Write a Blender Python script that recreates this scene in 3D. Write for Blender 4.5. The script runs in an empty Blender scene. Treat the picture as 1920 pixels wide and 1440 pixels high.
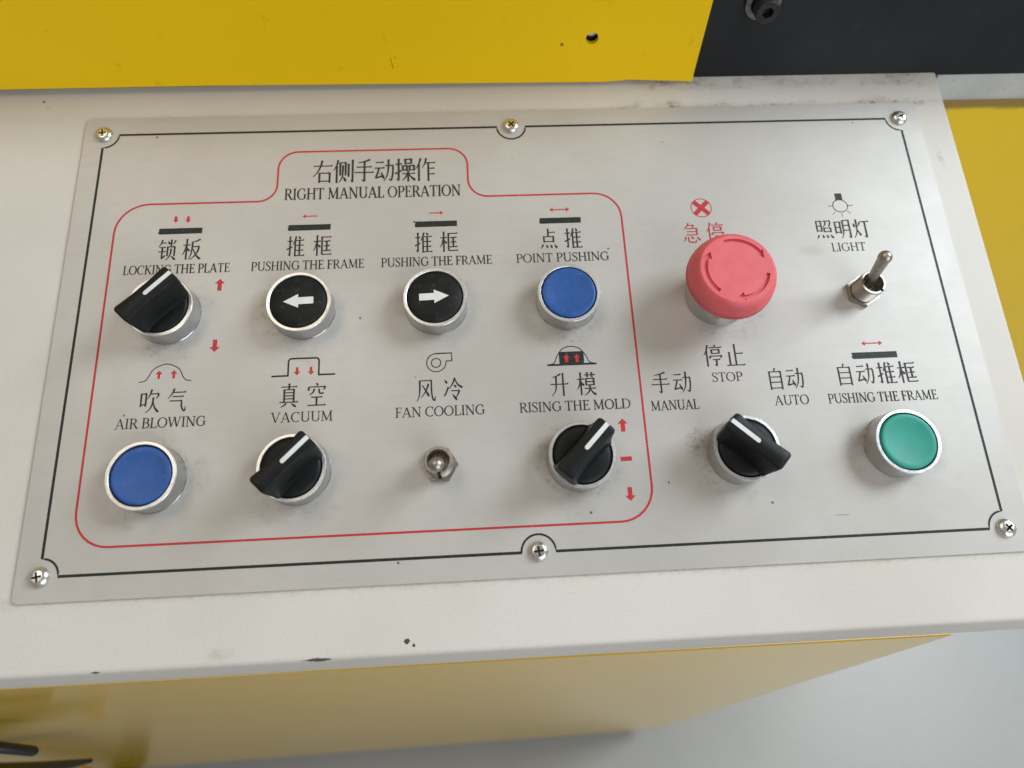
import bpy, bmesh, math, random
from mathutils import Vector, Matrix
from mathutils.geometry import tessellate_polygon
random.seed(7)
R = math.radians
S = bpy.context.scene
COL = S.collection
PI = math.pi
MM = 0.001
Z0 = 0.80                      # height of the panel's lower left screw above the floor
TILT = R(12.3)                 # the console top slopes towards the operator
TM = Matrix.Translation((0, 0, Z0)) @ Matrix.Rotation(TILT, 4, 'X')

# ------------------------------------------------------------------ camera
cd = bpy.data.cameras.new('camera')
cam = bpy.data.objects.new('camera', cd)
COL.objects.link(cam)
cd.sensor_width = 36
cd.lens = 24.19
cd.clip_start = 0.01
cd.clip_end = 60
cm = Matrix(((0.9981, 0.0394, -0.0480, 0.1780),
             (-0.0580, 0.8674, -0.4942, -0.0796),
             (0.0222, 0.4960, 0.8680, 0.2807 + Z0),
             (0, 0, 0, 1)))
cam.matrix_world = cm
cd.dof.use_dof = True
cd.dof.focus_distance = 0.305
cd.dof.aperture_fstop = 6.7
S.camera = cam

# ------------------------------------------------------------------ light
w = bpy.data.worlds.new('World')
S.world = w
w.use_nodes = True
bg = w.node_tree.nodes['Background']
bg.inputs[0].default_value = (1.0, 0.955, 0.885, 1)
bg.inputs[1].default_value = 0.26
S.view_settings.view_transform = 'Standard'
S.view_settings.look = 'None'
S.view_settings.exposure = 0.13
S.view_settings.gamma = 1

def area(name, loc, target, sx, sy, power, color):
    ld = bpy.data.lights.new(name, 'AREA')
    ld.shape = 'RECTANGLE'
    ld.size, ld.size_y = sx, sy
    ld.energy = power
    ld.color = color
    o = bpy.data.objects.new(name, ld)
    COL.objects.link(o)
    o.location = loc
    d = Vector(target) - Vector(loc)
    o.rotation_euler = d.to_track_quat('-Z', 'Y').to_euler()
    return o

area('window_light', (1.72, 0.55, 2.05), (0.30, 0.05, 0.8), 0.85, 0.85, 33, (0.82, 0.92, 1.0))
area('ceiling_light', (-0.70, 0.45, 2.9), (0.2, 0.1, 0.8), 1.6, 0.9, 11, (1.0, 0.88, 0.72))
area('door_light', (1.3, -1.7, 1.6), (0.25, 0.1, 0.8), 1.6, 1.6, 25, (0.86, 0.93, 1.0))

# ------------------------------------------------------------------ materials
class NT:
    def __init__(s, name):
        s.m = bpy.data.materials.new(name)
        s.m.use_nodes = True
        s.t = s.m.node_tree
        s.b = s.t.nodes['Principled BSDF']
        s.tc = s.t.nodes.new('ShaderNodeTexCoord')
    def n(s, kind, **kw):
        x = s.t.nodes.new('ShaderNode' + kind)
        for k, v in kw.items():
            setattr(x, k, v)
        return x
    def link(s, a, b):
        s.t.links.new(a, b)
    def val(s, sock, v):
        if isinstance(v, bpy.types.NodeSocket):
            s.link(v, sock)
        else:
            sock.default_value = v
    def math(s, op, a, b=0.0, c=0.0, clamp=False):
        x = s.n('Math', operation=op, use_clamp=clamp)
        s.val(x.inputs[0], a)
        s.val(x.inputs[1], b)
        s.val(x.inputs[2], c)
        return x.outputs[0]
    def noise(s, scale, detail=4, rough=0.55, stretch=None, dist=0.0):
        x = s.n('TexNoise')
        x.inputs['Scale'].default_value = scale
        x.inputs['Detail'].default_value = detail
        x.inputs['Roughness'].default_value = rough
        x.inputs['Distortion'].default_value = dist
        if stretch:
            mp = s.n('Mapping')
            mp.inputs['Scale'].default_value = stretch
            s.link(s.tc.outputs['Object'], mp.inputs[0])
            s.link(mp.outputs[0], x.inputs['Vector'])
        else:
            s.link(s.tc.outputs['Object'], x.inputs['Vector'])
        return x.outputs[0]
    def step(s, v, lo, hi, a=0.0, b=1.0):
        x = s.n('MapRange', interpolation_type='SMOOTHSTEP')
        s.val(x.inputs[0], v)
        x.inputs[1].default_value = lo
        x.inputs[2].default_value = hi
        x.inputs[3].default_value = a
        x.inputs[4].default_value = b
        return x.outputs[0]
    def mix(s, f, a, b):
        x = s.n('Mix', data_type='RGBA')
        s.val(x.inputs[0], f)
        for i, v in ((6, a), (7, b)):
            if isinstance(v, bpy.types.NodeSocket):
                s.link(v, x.inputs[i])
            else:
                x.inputs[i].default_value = (*v, 1)
        return x.outputs[2]
    def specks(s, scale, size, keep, seed=0.0):
        """small round specks, a random share of the voronoi cells; needs 2-D surfaces lying near z"""
        mp = s.n('Mapping')
        mp.inputs['Location'].default_value = (seed, seed * 1.7, seed * 0.3)
        s.link(s.tc.outputs['Object'], mp.inputs[0])
        v = s.n('TexVoronoi')
        v.inputs['Scale'].default_value = scale
        s.link(mp.outputs[0], v.inputs['Vector'])
        sep = s.n('SeparateColor')
        s.link(v.outputs['Color'], sep.inputs[0])
        k = s.math('LESS_THAN', sep.outputs[0], keep)
        rad = s.math('MULTIPLY', sep.outputs[1], size)
        d = s.math('LESS_THAN', v.outputs['Distance'], rad)
        return s.math('MULTIPLY', k, d)
    def near(s, x, y, sx=1.0, sy=1.0):
        """distance (object space, metres) from (x, y), stretched"""
        sp = s.n('SeparateXYZ')
        s.link(s.tc.outputs['Object'], sp.inputs[0])
        a = s.math('MULTIPLY', s.math('SUBTRACT', sp.outputs[0], x), sx)
        b = s.math('MULTIPLY', s.math('SUBTRACT', sp.outputs[1], y), sy)
        return s.math('SQRT', s.math('ADD', s.math('MULTIPLY', a, a), s.math('MULTIPLY', b, b)))
    def bump(s, h, strength, dist):
        x = s.n('Bump')
        x.inputs['Strength'].default_value = strength
        x.inputs['Distance'].default_value = dist
        s.val(x.inputs['Height'], h)
        s.link(x.outputs[0], s.b.inputs['Normal'])
    def set(s, color=None, rough=None, metal=None, spec=None, coat=None, coat_rough=None, aniso=None):
        for key, v in (('Base Color', color), ('Roughness', rough), ('Metallic', metal), ('Specular IOR Level', spec),
                       ('Coat Weight', coat), ('Coat Roughness', coat_rough), ('Anisotropic', aniso)):
            if v is None:
                continue
            if key == 'Base Color' and not isinstance(v, bpy.types.NodeSocket):
                v = (*v, 1)
            s.val(s.b.inputs[key], v)
        return s.m

def smax(t, vals):
    r = vals[0]
    for v in vals[1:]:
        r = t.math('MAXIMUM', r, v)
    return r

GRIDX = (0.040, 0.100, 0.160, 0.220, 0.290, 0.360)
ROWY = (0.112, 0.038)

def m_plate():
    t = NT('brushed_aluminium_print')
    big = t.noise(9, 3)
    mid = t.noise(60, 5, 0.6)
    fine = t.noise(1500, 2, 0.5)
    brush = t.noise(900, 3, 0.6, (0.06, 1, 1))
    base = t.mix(t.step(big, 0.35, 0.65), (0.458, 0.432, 0.396), (0.510, 0.488, 0.455))
    base = t.mix(t.step(fine, 0.3, 0.7, 0.0, 0.10), base, (0.40, 0.39, 0.37))
    base = t.mix(t.step(brush, 0.35, 0.65, 0.0, 0.06), base, (0.36, 0.345, 0.32))
    base = t.mix(t.step(t.noise(220, 5, 0.7, (0.5, 1, 1)), 0.42, 0.66, 0.0, 0.13), base, (0.37, 0.35, 0.32))
    # grimy halo round each control
    ds = []
    for i, (x, y) in enumerate([(a, b) for a in GRIDX for b in ROWY if (a, b) not in ((0.160, 0.038), (0.360, 0.112))]):
        ds.append(t.near(x + 0.0015 * math.sin(i * 2.1), y - 0.003))
    d = ds[0]
    for q in ds[1:]:
        d = t.math('MINIMUM', d, q)
    wob = t.math('ADD', d, t.math('MULTIPLY', t.math('SUBTRACT', mid, 0.5), 0.016))
    halo = t.step(wob, 0.0150, 0.0260, 1.0, 0.0)
    grit = t.step(t.noise(420, 4, 0.7), 0.48, 0.70)
    patch = t.step(t.noise(38, 3, 0.6), 0.40, 0.66)
    hm = t.math('MULTIPLY', t.math('MULTIPLY', halo, patch), t.math('ADD', t.math('MULTIPLY', grit, 0.34), 0.16))
    # the two dirtiest places: round the lower selectors
    dl = t.near(0.219, 0.0375)
    dl2 = t.math('ADD', dl, t.math('MULTIPLY', t.math('SUBTRACT', mid, 0.5), 0.006))
    ring = t.math('MULTIPLY', t.step(dl2, 0.0155, 0.0195, 1.0, 0.0), t.math('ADD', 0.18, t.math('MULTIPLY', grit, 0.35)))
    sm = t.math('ADD', t.near(0.2725, 0.0435, 1.0, 0.8), t.math('MULTIPLY', t.math('SUBTRACT', mid, 0.5), 0.012))
    smear = t.math('MULTIPLY', t.step(sm, 0.001, 0.0065, 0.55, 0.0), t.step(t.noise(300, 4, 0.7), 0.42, 0.62))
    sm2 = t.math('ADD', t.near(0.341, 0.1345, 0.6, 1.6), t.math('MULTIPLY', t.math('SUBTRACT', mid, 0.5), 0.008))
    stain = t.step(sm2, 0.001, 0.006, 0.22, 0.0)
    dirt = smax(t, [hm, ring, smear])
    base = t.mix(dirt, base, (0.15, 0.115, 0.08))
    base = t.mix(stain, base, (0.33, 0.27, 0.13))
    sp = smax(t, [t.specks(120, 0.10, 0.09), t.specks(48, 0.028, 0.16, 9.7)])
    # the black specks seen one by one
    for x, y, r in ((0.2230, 0.0150, 0.0006), (0.1254, 0.1072, 0.0006), (0.3010, 0.0155, 0.0006), (0.2575, 0.0262, 0.0005)):
        sp = t.math('MAXIMUM', sp, t.math('LESS_THAN', t.near(x, y), r))
    base = t.mix(t.math('MULTIPLY', sp, 0.75), base, (0.05, 0.045, 0.04))
    # fine scratches
    scr = t.noise(260, 2, 0.5, (0.05, 1.6, 1), 0.4)
    base = t.mix(t.step(scr, 0.72, 0.80, 0.0, 0.10), base, (0.85, 0.85, 0.83))
    scr2 = t.math('LESS_THAN', t.near(0.3302, 0.0089, 0.12, 2.2), 0.00042)
    base = t.mix(t.math('MULTIPLY', scr2, 0.55), base, (0.08, 0.08, 0.08))
    rough = t.math('ADD', t.math('ADD', 0.44, t.math('MULTIPLY', mid, 0.10)), t.math('MULTIPLY', dirt, 0.3))
    t.bump(t.math('ADD', brush, t.math('MULTIPLY', fine, 0.8)), 0.35, 0.00004)
    return t.set(base, rough, 0.26, 0.3)

def m_housing():
    t = NT('white_powder_coat')
    fine = t.noise(1100, 3, 0.6)
    mid = t.noise(70, 5, 0.6)
    base = t.mix(t.step(t.noise(7, 3), 0.35, 0.65), (0.555, 0.52, 0.465), (0.60, 0.567, 0.515))
    base = t.mix(t.step(fine, 0.30, 0.52, 0.22, 0.0), base, (0.40, 0.38, 0.33))
    sp3 = t.n('SeparateXYZ')
    t.link(t.tc.outputs['Object'], sp3.inputs[0])
    X, Y, Zc = sp3.outputs
    grit = t.step(t.noise(420, 6, 0.8, (0.6, 1, 1)), 0.46, 0.66)
    # oily dirt along the back edge, thickest at the right
    yb = t.math('ADD', Y, t.math('MULTIPLY', t.math('SUBTRACT', mid, 0.5), 0.012))
    back = t.step(yb, 0.2285, 0.2325)
    xr = t.math('MULTIPLY', t.step(X, 0.20, 0.30), t.step(X, 0.405, 0.425, 1.0, 0.25))
    bx = t.math('MULTIPLY', t.math('MULTIPLY', back, xr), t.step(t.noise(32, 3, 0.6), 0.36, 0.60))
    # line of grime where the plate meets the housing
    e1 = t.math('MULTIPLY', t.step(Y, 0.2160, 0.2185), t.step(yb, 0.2195, 0.2230, 1.0, 0.0))
    e1 = t.math('MULTIPLY', e1, t.math('ADD', 0.10, t.step(X, 0.20, 0.27)))
    e1 = t.math('MULTIPLY', e1, t.step(t.noise(45, 3, 0.6), 0.40, 0.58))
    e2 = t.math('MULTIPLY', t.step(Y, -0.0135, -0.0100), t.step(Y, -0.0098, -0.0060, 1.0, 0.0))
    e2 = t.math('MULTIPLY', e2, 0.35)
    d = smax(t, [t.math('MULTIPLY', bx, t.math('ADD', 0.25, grit)), t.math('MULTIPLY', e1, t.math('ADD', 0.2, grit)),
                 t.math('MULTIPLY', e2, t.math('ADD', 0.2, grit))])
    # rub mark on the right margin
    rb = t.math('ADD', t.near(0.4172, 0.1865, 2.6, 0.55), t.math('MULTIPLY', t.math('SUBTRACT', mid, 0.5), 0.004))
    d = t.math('MAXIMUM', d, t.math('MULTIPLY', t.step(rb, 0.0025, 0.005, 0.8, 0.0), grit))
    wh = t.math('MULTIPLY', t.step(t.near(0.073, -0.0325, 0.8, 1.6), 0.001, 0.006, 0.3, 0.0), t.step(mid, 0.4, 0.6))
    d = t.math('MAXIMUM', d, wh)
    base = t.mix(t.math('MULTIPLY', d, 0.62), base, (0.13, 0.085, 0.055))
    spk = smax(t, [t.specks(75, 0.05, 0.07, 1.3), t.specks(30, 0.020, 0.14, 5.1)])
    for x, y, r in ((0.1455, -0.0318, 0.0011), (0.1482, -0.0333, 0.0006), (-0.0300, 0.2265, 0.0003)):
        q = t.math('ADD', t.near(x, y), t.math('MULTIPLY', t.math('SUBTRACT', t.noise(900, 3), 0.5), 0.0012))
        spk = t.math('MAXIMUM', spk, t.math('LESS_THAN', q, r))
    base = t.mix(t.math('MULTIPLY', spk, 0.95), base, (0.035, 0.03, 0.026))
    # paint knocked off along the bend, primer and steel showing
    for x, L in ((0.1105, 0.0085), (0.0255, 0.0026)):
        q = t.math('DIVIDE', t.math('ABSOLUTE', t.math('SUBTRACT', X, x)), L)
        q2 = t.math('DIVIDE', t.math('ABSOLUTE', t.math('SUBTRACT', Y, -0.0368)), 0.0010 if x > 0.1 else 0.0006)
        q3 = t.math('ADD', t.math('ADD', q, q2), t.math('MULTIPLY', t.noise(700, 3), 0.7))
        base = t.mix(t.math('MULTIPLY', t.math('LESS_THAN', q3, 1.15), 0.9), base, (0.035, 0.035, 0.04))
    t.bump(t.math('ADD', fine, t.math('MULTIPLY', t.noise(260, 2), 0.6)), 0.55, 0.00012)
    return t.set(base, 0.55, 0.0, 0.35)

def m_yellow(name, gloss=0.22, spec=0.5, marks=False, c1=(0.86, 0.545, 0.002), c2=(0.90, 0.58, 0.003), coat=0.0):
    t = NT(name)
    big = t.noise(5, 4)
    base = t.mix(t.step(big, 0.3, 0.7), c1, c2)
    base = t.mix(t.step(t.noise(420, 3), 0.60, 0.75, 0.0, 0.10), base, (0.25, 0.15, 0.01))
    sp = smax(t, [t.specks(60, 0.06, 0.10, 2.0), t.specks(25, 0.03, 0.25, 0.7)])
    if marks:
        sp3 = t.n('SeparateXYZ')
        t.link(t.tc.outputs['Object'], sp3.inputs[0])
        X, Y, Z = sp3.outputs
        for x, z, r in ((0.1412, 0.8650, 0.0045), (0.1436, 0.8640, 0.0030)):
            a = t.math('ABSOLUTE', t.math('SUBTRACT', t.math('ADD', X, t.math('MULTIPLY', Z, 0.12)), x + 0.12 * z))
            a = t.math('ADD', a, t.math('MULTIPLY', t.math('SUBTRACT', t.noise(180, 2), 0.5), 0.0014))
            b = t.math('ABSOLUTE', t.math('SUBTRACT', Z, z))
            sp = t.math('MAXIMUM', sp, t.math('MULTIPLY', t.math('LESS_THAN', t.math('ABSOLUTE', a), 0.00022), t.math('LESS_THAN', b, r)))
        sm = t.step(t.noise(55, 4, 0.65, None, 0.6), 0.62, 0.72, 0.0, 0.28)
        base = t.mix(sm, base, (0.40, 0.24, 0.02))
    base = t.mix(t.math('MULTIPLY', sp, 0.75), base, (0.06, 0.045, 0.01))
    t.bump(t.math('ADD', t.noise(240, 3), t.math('MULTIPLY', t.noise(22, 2), 3.0)), 0.10, 0.0003)
    return t.set(base, gloss, 0.0, spec, coat, 0.13)

def m_yellow_wall():
    t = NT('yellow_side_paint')
    sp3 = t.n('SeparateXYZ')
    t.link(t.tc.outputs['Object'], sp3.inputs[0])
    Z = sp3.outputs[2]
    base = t.mix(t.step(t.noise(5, 4), 0.3, 0.7), (0.80, 0.54, 0.006), (0.85, 0.58, 0.008))
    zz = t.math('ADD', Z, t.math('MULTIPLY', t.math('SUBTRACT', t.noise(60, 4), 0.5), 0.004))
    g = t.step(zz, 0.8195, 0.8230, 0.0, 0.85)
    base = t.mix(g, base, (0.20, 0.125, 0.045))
    base = t.mix(t.math('MULTIPLY', t.specks(60, 0.06, 0.1), 0.7), base, (0.06, 0.045, 0.01))
    return t.set(base, 0.30, 0.0, 0.5)

def m_black_plate():
    t = NT('black_machine_paint')
    base = t.mix(t.step(t.noise(14, 4), 0.3, 0.7), (0.011, 0.012, 0.014), (0.020, 0.022, 0.025))
    base = t.mix(t.step(t.noise(120, 5, 0.7), 0.62, 0.80, 0.0, 0.30), base, (0.10, 0.11, 0.12))
    base = t.mix(t.math('MULTIPLY', t.specks(70, 0.07, 0.16), 0.5), base, (0.30, 0.30, 0.28))
    t.bump(t.noise(500, 3), 0.2, 0.0001)
    return t.set(base, 0.42, 0.0, 0.22)

def m_beam():
    t = NT('grey_white_frame_paint')
    base = t.mix(t.step(t.noise(30, 4), 0.3, 0.7), (0.46, 0.46, 0.44), (0.54, 0.54, 0.52))
    base = t.mix(t.step(t.noise(200, 5, 0.7), 0.58, 0.70, 0.0, 0.35), base, (0.24, 0.21, 0.17))
    return t.set(base, 0.5)

def m_floor():
    t = NT('painted_concrete')
    base = t.mix(t.step(t.noise(2.2, 5, 0.6), 0.3, 0.7), (0.345, 0.352, 0.350), (0.385, 0.392, 0.390))
    base = t.mix(t.step(t.noise(14, 5, 0.65), 0.45, 0.80, 0.0, 0.14), base, (0.30, 0.30, 0.30))
    base = t.mix(t.step(t.noise(90, 4, 0.7), 0.60, 0.75, 0.0, 0.25), base, (0.30, 0.29, 0.28))
    t.bump(t.noise(60, 4), 0.15, 0.002)
    return t.set(base, 0.38)

def m_plastic(name, col, col2, rough, dust=0.25, spec=0.45):
    t = NT(name)
    base = t.mix(t.step(t.noise(110, 4), 0.3, 0.7), col, col2)
    dst = smax(t, [t.specks(700, 0.16, 0.06, 0.4), t.specks(340, 0.09, 0.10, 2.2)])
    base = t.mix(t.math('MULTIPLY', dst, dust), base, (0.62, 0.62, 0.60))
    base = t.mix(t.step(t.noise(300, 5, 0.7), 0.55, 0.80, 0.0, dust * 0.35), base, (0.45, 0.45, 0.43))
    r = t.math('ADD', rough, t.math('MULTIPLY', t.noise(240, 3), 0.12))
    t.bump(t.noise(2600, 2), 0.25, 0.00004)
    return t.set(base, r, 0.0, spec)

def m_metal(name, c1, c2, rough, scale=500, metal=1.0, pits=0.0):
    t = NT(name)
    n1 = t.noise(scale, 4, 0.65)
    base = t.mix(t.step(n1, 0.35, 0.65), c1, c2)
    if pits:
        base = t.mix(t.step(t.noise(900, 4, 0.7), 0.58, 0.68, 0.0, pits), base, (0.10, 0.10, 0.10))
    r = t.math('ADD', rough, t.math('MULTIPLY', n1, 0.16))
    t.bump(n1, 0.12, 0.0001)
    return t.set(base, r, metal)

def m_ink(name, col, worn=0.18):
    t = NT(name)
    fade = t.step(t.noise(650, 4, 0.7), 0.52, 0.76, 0.0, worn)
    base = t.mix(fade, col, (0.40, 0.39, 0.37))
    return t.set(base, 0.55, 0.0, 0.3)

def m_flat(name, col, rough=0.6, metal=0.0):
    t = NT(name)
    base = t.mix(t.step(t.noise(300, 3), 0.3, 0.7), col, tuple(c * 0.82 for c in col))
    return t.set(base, rough, metal)

MAT = dict(
    plate=m_plate(), housing=m_housing(), guard=m_yellow('yellow_guard_paint', 0.40, 0.20, True),
    body=m_yellow('yellow_body_gloss', 0.16, 1.0, False, (0.72, 0.445, 0.010), (0.77, 0.48, 0.012), 0.35), wall=m_yellow_wall(), black=m_black_plate(), beam=m_beam(), floor=m_floor(),
    blue=m_plastic('blue_plastic', (0.008, 0.066, 0.25), (0.011, 0.080, 0.30), 0.40, 0.4, 0.5),
    green=m_plastic('green_plastic', (0.008, 0.255, 0.19), (0.012, 0.29, 0.215), 0.40, 0.3),
    blackcap=m_plastic('black_button_plastic', (0.006, 0.0065, 0.006), (0.011, 0.012, 0.011), 0.50, 0.35, 0.22),
    knob=m_plastic('black_knob_plastic', (0.0045, 0.005, 0.0052), (0.008, 0.009, 0.0095), 0.42, 0.10, 0.22),
    red=m_plastic('red_plastic', (0.64, 0.098, 0.112), (0.70, 0.122, 0.138), 0.46, 0.22, 0.5),
    chrome=m_metal('satin_chrome', (0.50, 0.50, 0.50), (0.56, 0.56, 0.56), 0.13, 160, 1.0, 0.15),
    rim=m_metal('worn_chrome_rim', (0.62, 0.62, 0.61), (0.74, 0.74, 0.73), 0.30, 900, 0.9, 0.35),
    nickel=m_metal('worn_nickel', (0.33, 0.30, 0.26), (0.45, 0.415, 0.365), 0.33, 700, 1.0, 0.2),
    screw=m_metal('zinc_screw', (0.62, 0.60, 0.55), (0.80, 0.79, 0.76), 0.20, 900, 1.0, 0.25),
    socket=m_flat('dark_brown_socket', (0.085, 0.07, 0.055), 0.5, 0.3),  # darker brown tone for the cross recess of the screws
    dark=m_flat('slot_shade_black', (0.010, 0.009, 0.008), 0.7),  # near-black colour standing in for the shade inside the bushing slot
    ink=m_ink('black_ink', (0.018, 0.018, 0.017)), redink=m_ink('red_ink', (0.46, 0.026, 0.030), 0.22),
    line=m_ink('dark_line_ink', (0.013, 0.017, 0.015), 0.15),
    white=m_plastic('white_mark', (0.60, 0.61, 0.58), (0.70, 0.71, 0.68), 0.5, 0.0),
    bolt=m_metal('blackened_bolt_steel', (0.022, 0.022, 0.023), (0.042, 0.042, 0.042), 0.5, 500, 0.5),
    washer=m_metal('zinc_washer', (0.12, 0.12, 0.12), (0.24, 0.24, 0.24), 0.40, 500, 0.9),
    rubber=m_flat('black_rubber', (0.012, 0.012, 0.013), 0.35), strap=m_flat('orange_strap', (0.50, 0.22, 0.02), 0.5),
)

# ------------------------------------------------------------------ mesh helpers
def smooth(me, ang=35):
    for p in me.polygons:
        p.use_smooth = True
    try:
        me.set_sharp_from_angle(angle=R(ang))
    except Exception:
        pass

def obj(name, bm, mat, parent=None, sm=True, ang=35, recalc=True):
    if recalc:
        bmesh.ops.recalc_face_normals(bm, faces=bm.faces)
    me = bpy.data.meshes.new(name)
    bm.to_mesh(me)
    bm.free()
    mats = mat if isinstance(mat, (list, tuple)) else [mat]
    for m in mats:
        me.materials.append(MAT[m])
    if sm:
        smooth(me, ang)
    o = bpy.data.objects.new(name, me)
    COL.objects.link(o)
    if parent:
        o.parent = parent
    return o

def lathe(bm, prof, n=64, mat=0, cx=0, cy=0, rmod=None):
    rings = []
    for r, z in prof:
        if r < 1e-7:
            rings.append([bm.verts.new((cx, cy, z))])
        else:
            rings.append([bm.verts.new((cx + (r + (rmod(i, z) if rmod else 0)) * math.cos(2 * PI * i / n),
                                        cy + (r + (rmod(i, z) if rmod else 0)) * math.sin(2 * PI * i / n), z)) for i in range(n)])
    for a, b in zip(rings, rings[1:]):
        for i in range(n):
            j = (i + 1) % n
            if len(a) == 1 and len(b) == 1:
                continue
            if len(a) == 1:
                f = bm.faces.new((a[0], b[i], b[j]))
            elif len(b) == 1:
                f = bm.faces.new((a[i], a[j], b[0]))
            else:
                f = bm.faces.new((a[i], a[j], b[j], b[i]))
            f.material_index = mat
    return rings

def mmp(prof):
    return [(r * MM, z * MM) for r, z in prof]

def box(bm, x0, x1, y0, y1, z0, z1):
    v = [bm.verts.new((x, y, z)) for z in (z0, z1) for y in (y0, y1) for x in (x0, x1)]
    for q in ((0, 2, 3, 1), (4, 5, 7, 6), (0, 1, 5, 4), (1, 3, 7, 5), (3, 2, 6, 7), (2, 0, 4, 6)):
        bm.faces.new([v[i] for i in q])
    return v

def prism(bm, pts, z0, z1, mat=0):
    a = [bm.verts.new((x, y, z0)) for x, y in pts]
    b = [bm.verts.new((x, y, z1)) for x, y in pts]
    n = len(pts)
    fs = [bm.faces.new(b), bm.faces.new(a[::-1])]
    for i in range(n):
        fs.append(bm.faces.new((a[i], a[(i + 1) % n], b[(i + 1) % n], b[i])))
    for f in fs:
        f.material_index = mat

def filled(bm, loops, z, mat=0):
    """flat face set with holes; returns the vert loops"""
    vs = [[bm.verts.new((x, y, z)) for x, y in lp] for lp in loops]
    flat = [v for l in vs for v in l]
    for tri in tessellate_polygon([[Vector((x, y, 0)) for x, y in lp] for lp in loops]):
        try:
            f = bm.faces.new([flat[i] for i in tri])
            f.material_index = mat
        except ValueError:
            pass
    return vs

# ------------------------------------------------------------------ setting
bm = bmesh.new()
f = [bm.verts.new(p) for p in ((-6, -6, 0), (7, -6, 0), (7, 6, 0), (-6, 6, 0))]
bm.faces.new(f)
floor = obj('floor', bm, 'floor', sm=False)
floor['kind'] = 'structure'

def top(name, label, cat, loc=(0, 0, 0), rot=(0, 0, 0)):
    o = bpy.data.objects.new(name, None)
    COL.objects.link(o)
    o.empty_display_size = 0.02
    o.location = loc
    o.rotation_euler = rot
    o['label'] = label
    o['category'] = cat
    return o

# ------------------------------------------------------------------ machine behind the console
# yellow sheet guard standing upright on the back of the console, with one round hole
guard = top('yellow_guard', 'upright glossy yellow sheet metal guard with a small round hole, behind the console', 'machine guard', (0.13, 0.2285, Z0 + 0.05))
gx, gz = 0.13, Z0 + 0.05
def guard_pts():
    return [(-0.42, 0.8523), (0.05, 0.8528), (0.2485, 0.8508), (0.262, 0.8518), (0.2935, 0.8502), (0.2949, 0.8506), (0.2950, 0.8525), (0.2946, 0.8545),
            (0.2940, 0.8950), (0.2936, 0.9150), (-0.42, 0.9150)]
hx, hz, hr = 0.23945, 0.8750, 0.0031
hole = [(hx + hr * math.cos(-2 * PI * i / 28), hz + hr * math.sin(-2 * PI * i / 28)) for i in range(28)]
bm = bmesh.new()
front = filled(bm, [guard_pts(), hole], 0)
back = filled(bm, [guard_pts(), hole], -0.0025)
for a, b in zip(front, back):
    for i in range(len(a)):
        j = (i + 1) % len(a)
        bm.faces.new((a[i], a[j], b[j], b[i]))
# local (x, z_world, depth) -> upright; front face looks to -y
for v in bm.verts:
    x, y, z = v.co
    v.co = (x, -z, y)
g = obj('sheet', bm, 'guard', sm=False)
g.parent = guard
g.matrix_parent_inverse = Matrix.Translation((-gx, -0.2285, -gz))
g.location = (0, 0.2285, 0)

# black machine plate further back with its bolts
bp = top('black_machine_plate', 'flat black painted steel plate behind the yellow guard, top right', 'machine plate', (0.5, 0.2325, Z0 + 0.05))
bm = bmesh.new()
box(bm, -0.30, 0.9, 0.2325, 0.2445, Z0 + 0.0478, Z0 + 0.113)
bmesh.ops.bevel(bm, geom=[e for e in bm.edges], offset=0.0006, segments=2, affect='EDGES')
p = obj('plate', bm, 'black', bp)
p.matrix_parent_inverse = Matrix.Translation((-0.5, -0.2325, -Z0 - 0.05))

def hexpts(r, rot=0.0, n=6):
    return [(r * math.cos(rot + 2 * PI * i / n), r * math.sin(rot + 2 * PI * i / n)) for i in range(n)]

# socket bolt and washer, axis along -y
bm = bmesh.new()
lathe(bm, mmp([(0, 0.2), (6.6, 0.2), (6.6, 8.6), (6.0, 9.2)]), 40)
circ = [(6.0 * MM * math.cos(2 * PI * i / 40), 6.0 * MM * math.sin(2 * PI * i / 40)) for i in range(40)]
hx6 = hexpts(3.3 * MM, 0.3)[::-1]
lp = filled(bm, [circ, hx6], 9.2 * MM)
lo = [bm.verts.new((x, y, 5.0 * MM)) for x, y in hx6]
for i in range(6):
    bm.faces.new((lp[1][i], lp[1][(i + 1) % 6], lo[(i + 1) % 6], lo[i]))
bm.faces.new(lo)
bmesh.ops.remove_doubles(bm, verts=bm.verts, dist=1e-6)
bolt = obj('bolt', bm, 'bolt', bp)
bolt.rotation_euler = (R(90), 0, 0)
bolt.location = (0.3205 - 0.5, 0.0, 0.0392)
bolt.scale = (0.86, 0.86, 0.9)
bm = bmesh.new()
lathe(bm, mmp([(6.9, 0), (9.6, 0), (9.9, 0.4), (9.9, 1.6), (9.5, 1.9), (6.9, 1.9)]), 40)
wz = obj('washer', bm, 'washer', bolt)
wz.location = (-0.0008, 0.0008, 0)
# bright rivet seen through the hole of the guard
bm = bmesh.new()
lathe(bm, mmp([(3.2, 0), (3.2, 0.3), (2.6, 0.8), (0, 1.0)]), 24)
rv = obj('rivet', bm, 'screw', bp)
rv.rotation_euler = (R(90), 0, 0)
rv.location = (hx - 0.5 + 0.0001, 0.0001, hz - Z0 - 0.05 + 0.0016)

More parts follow.
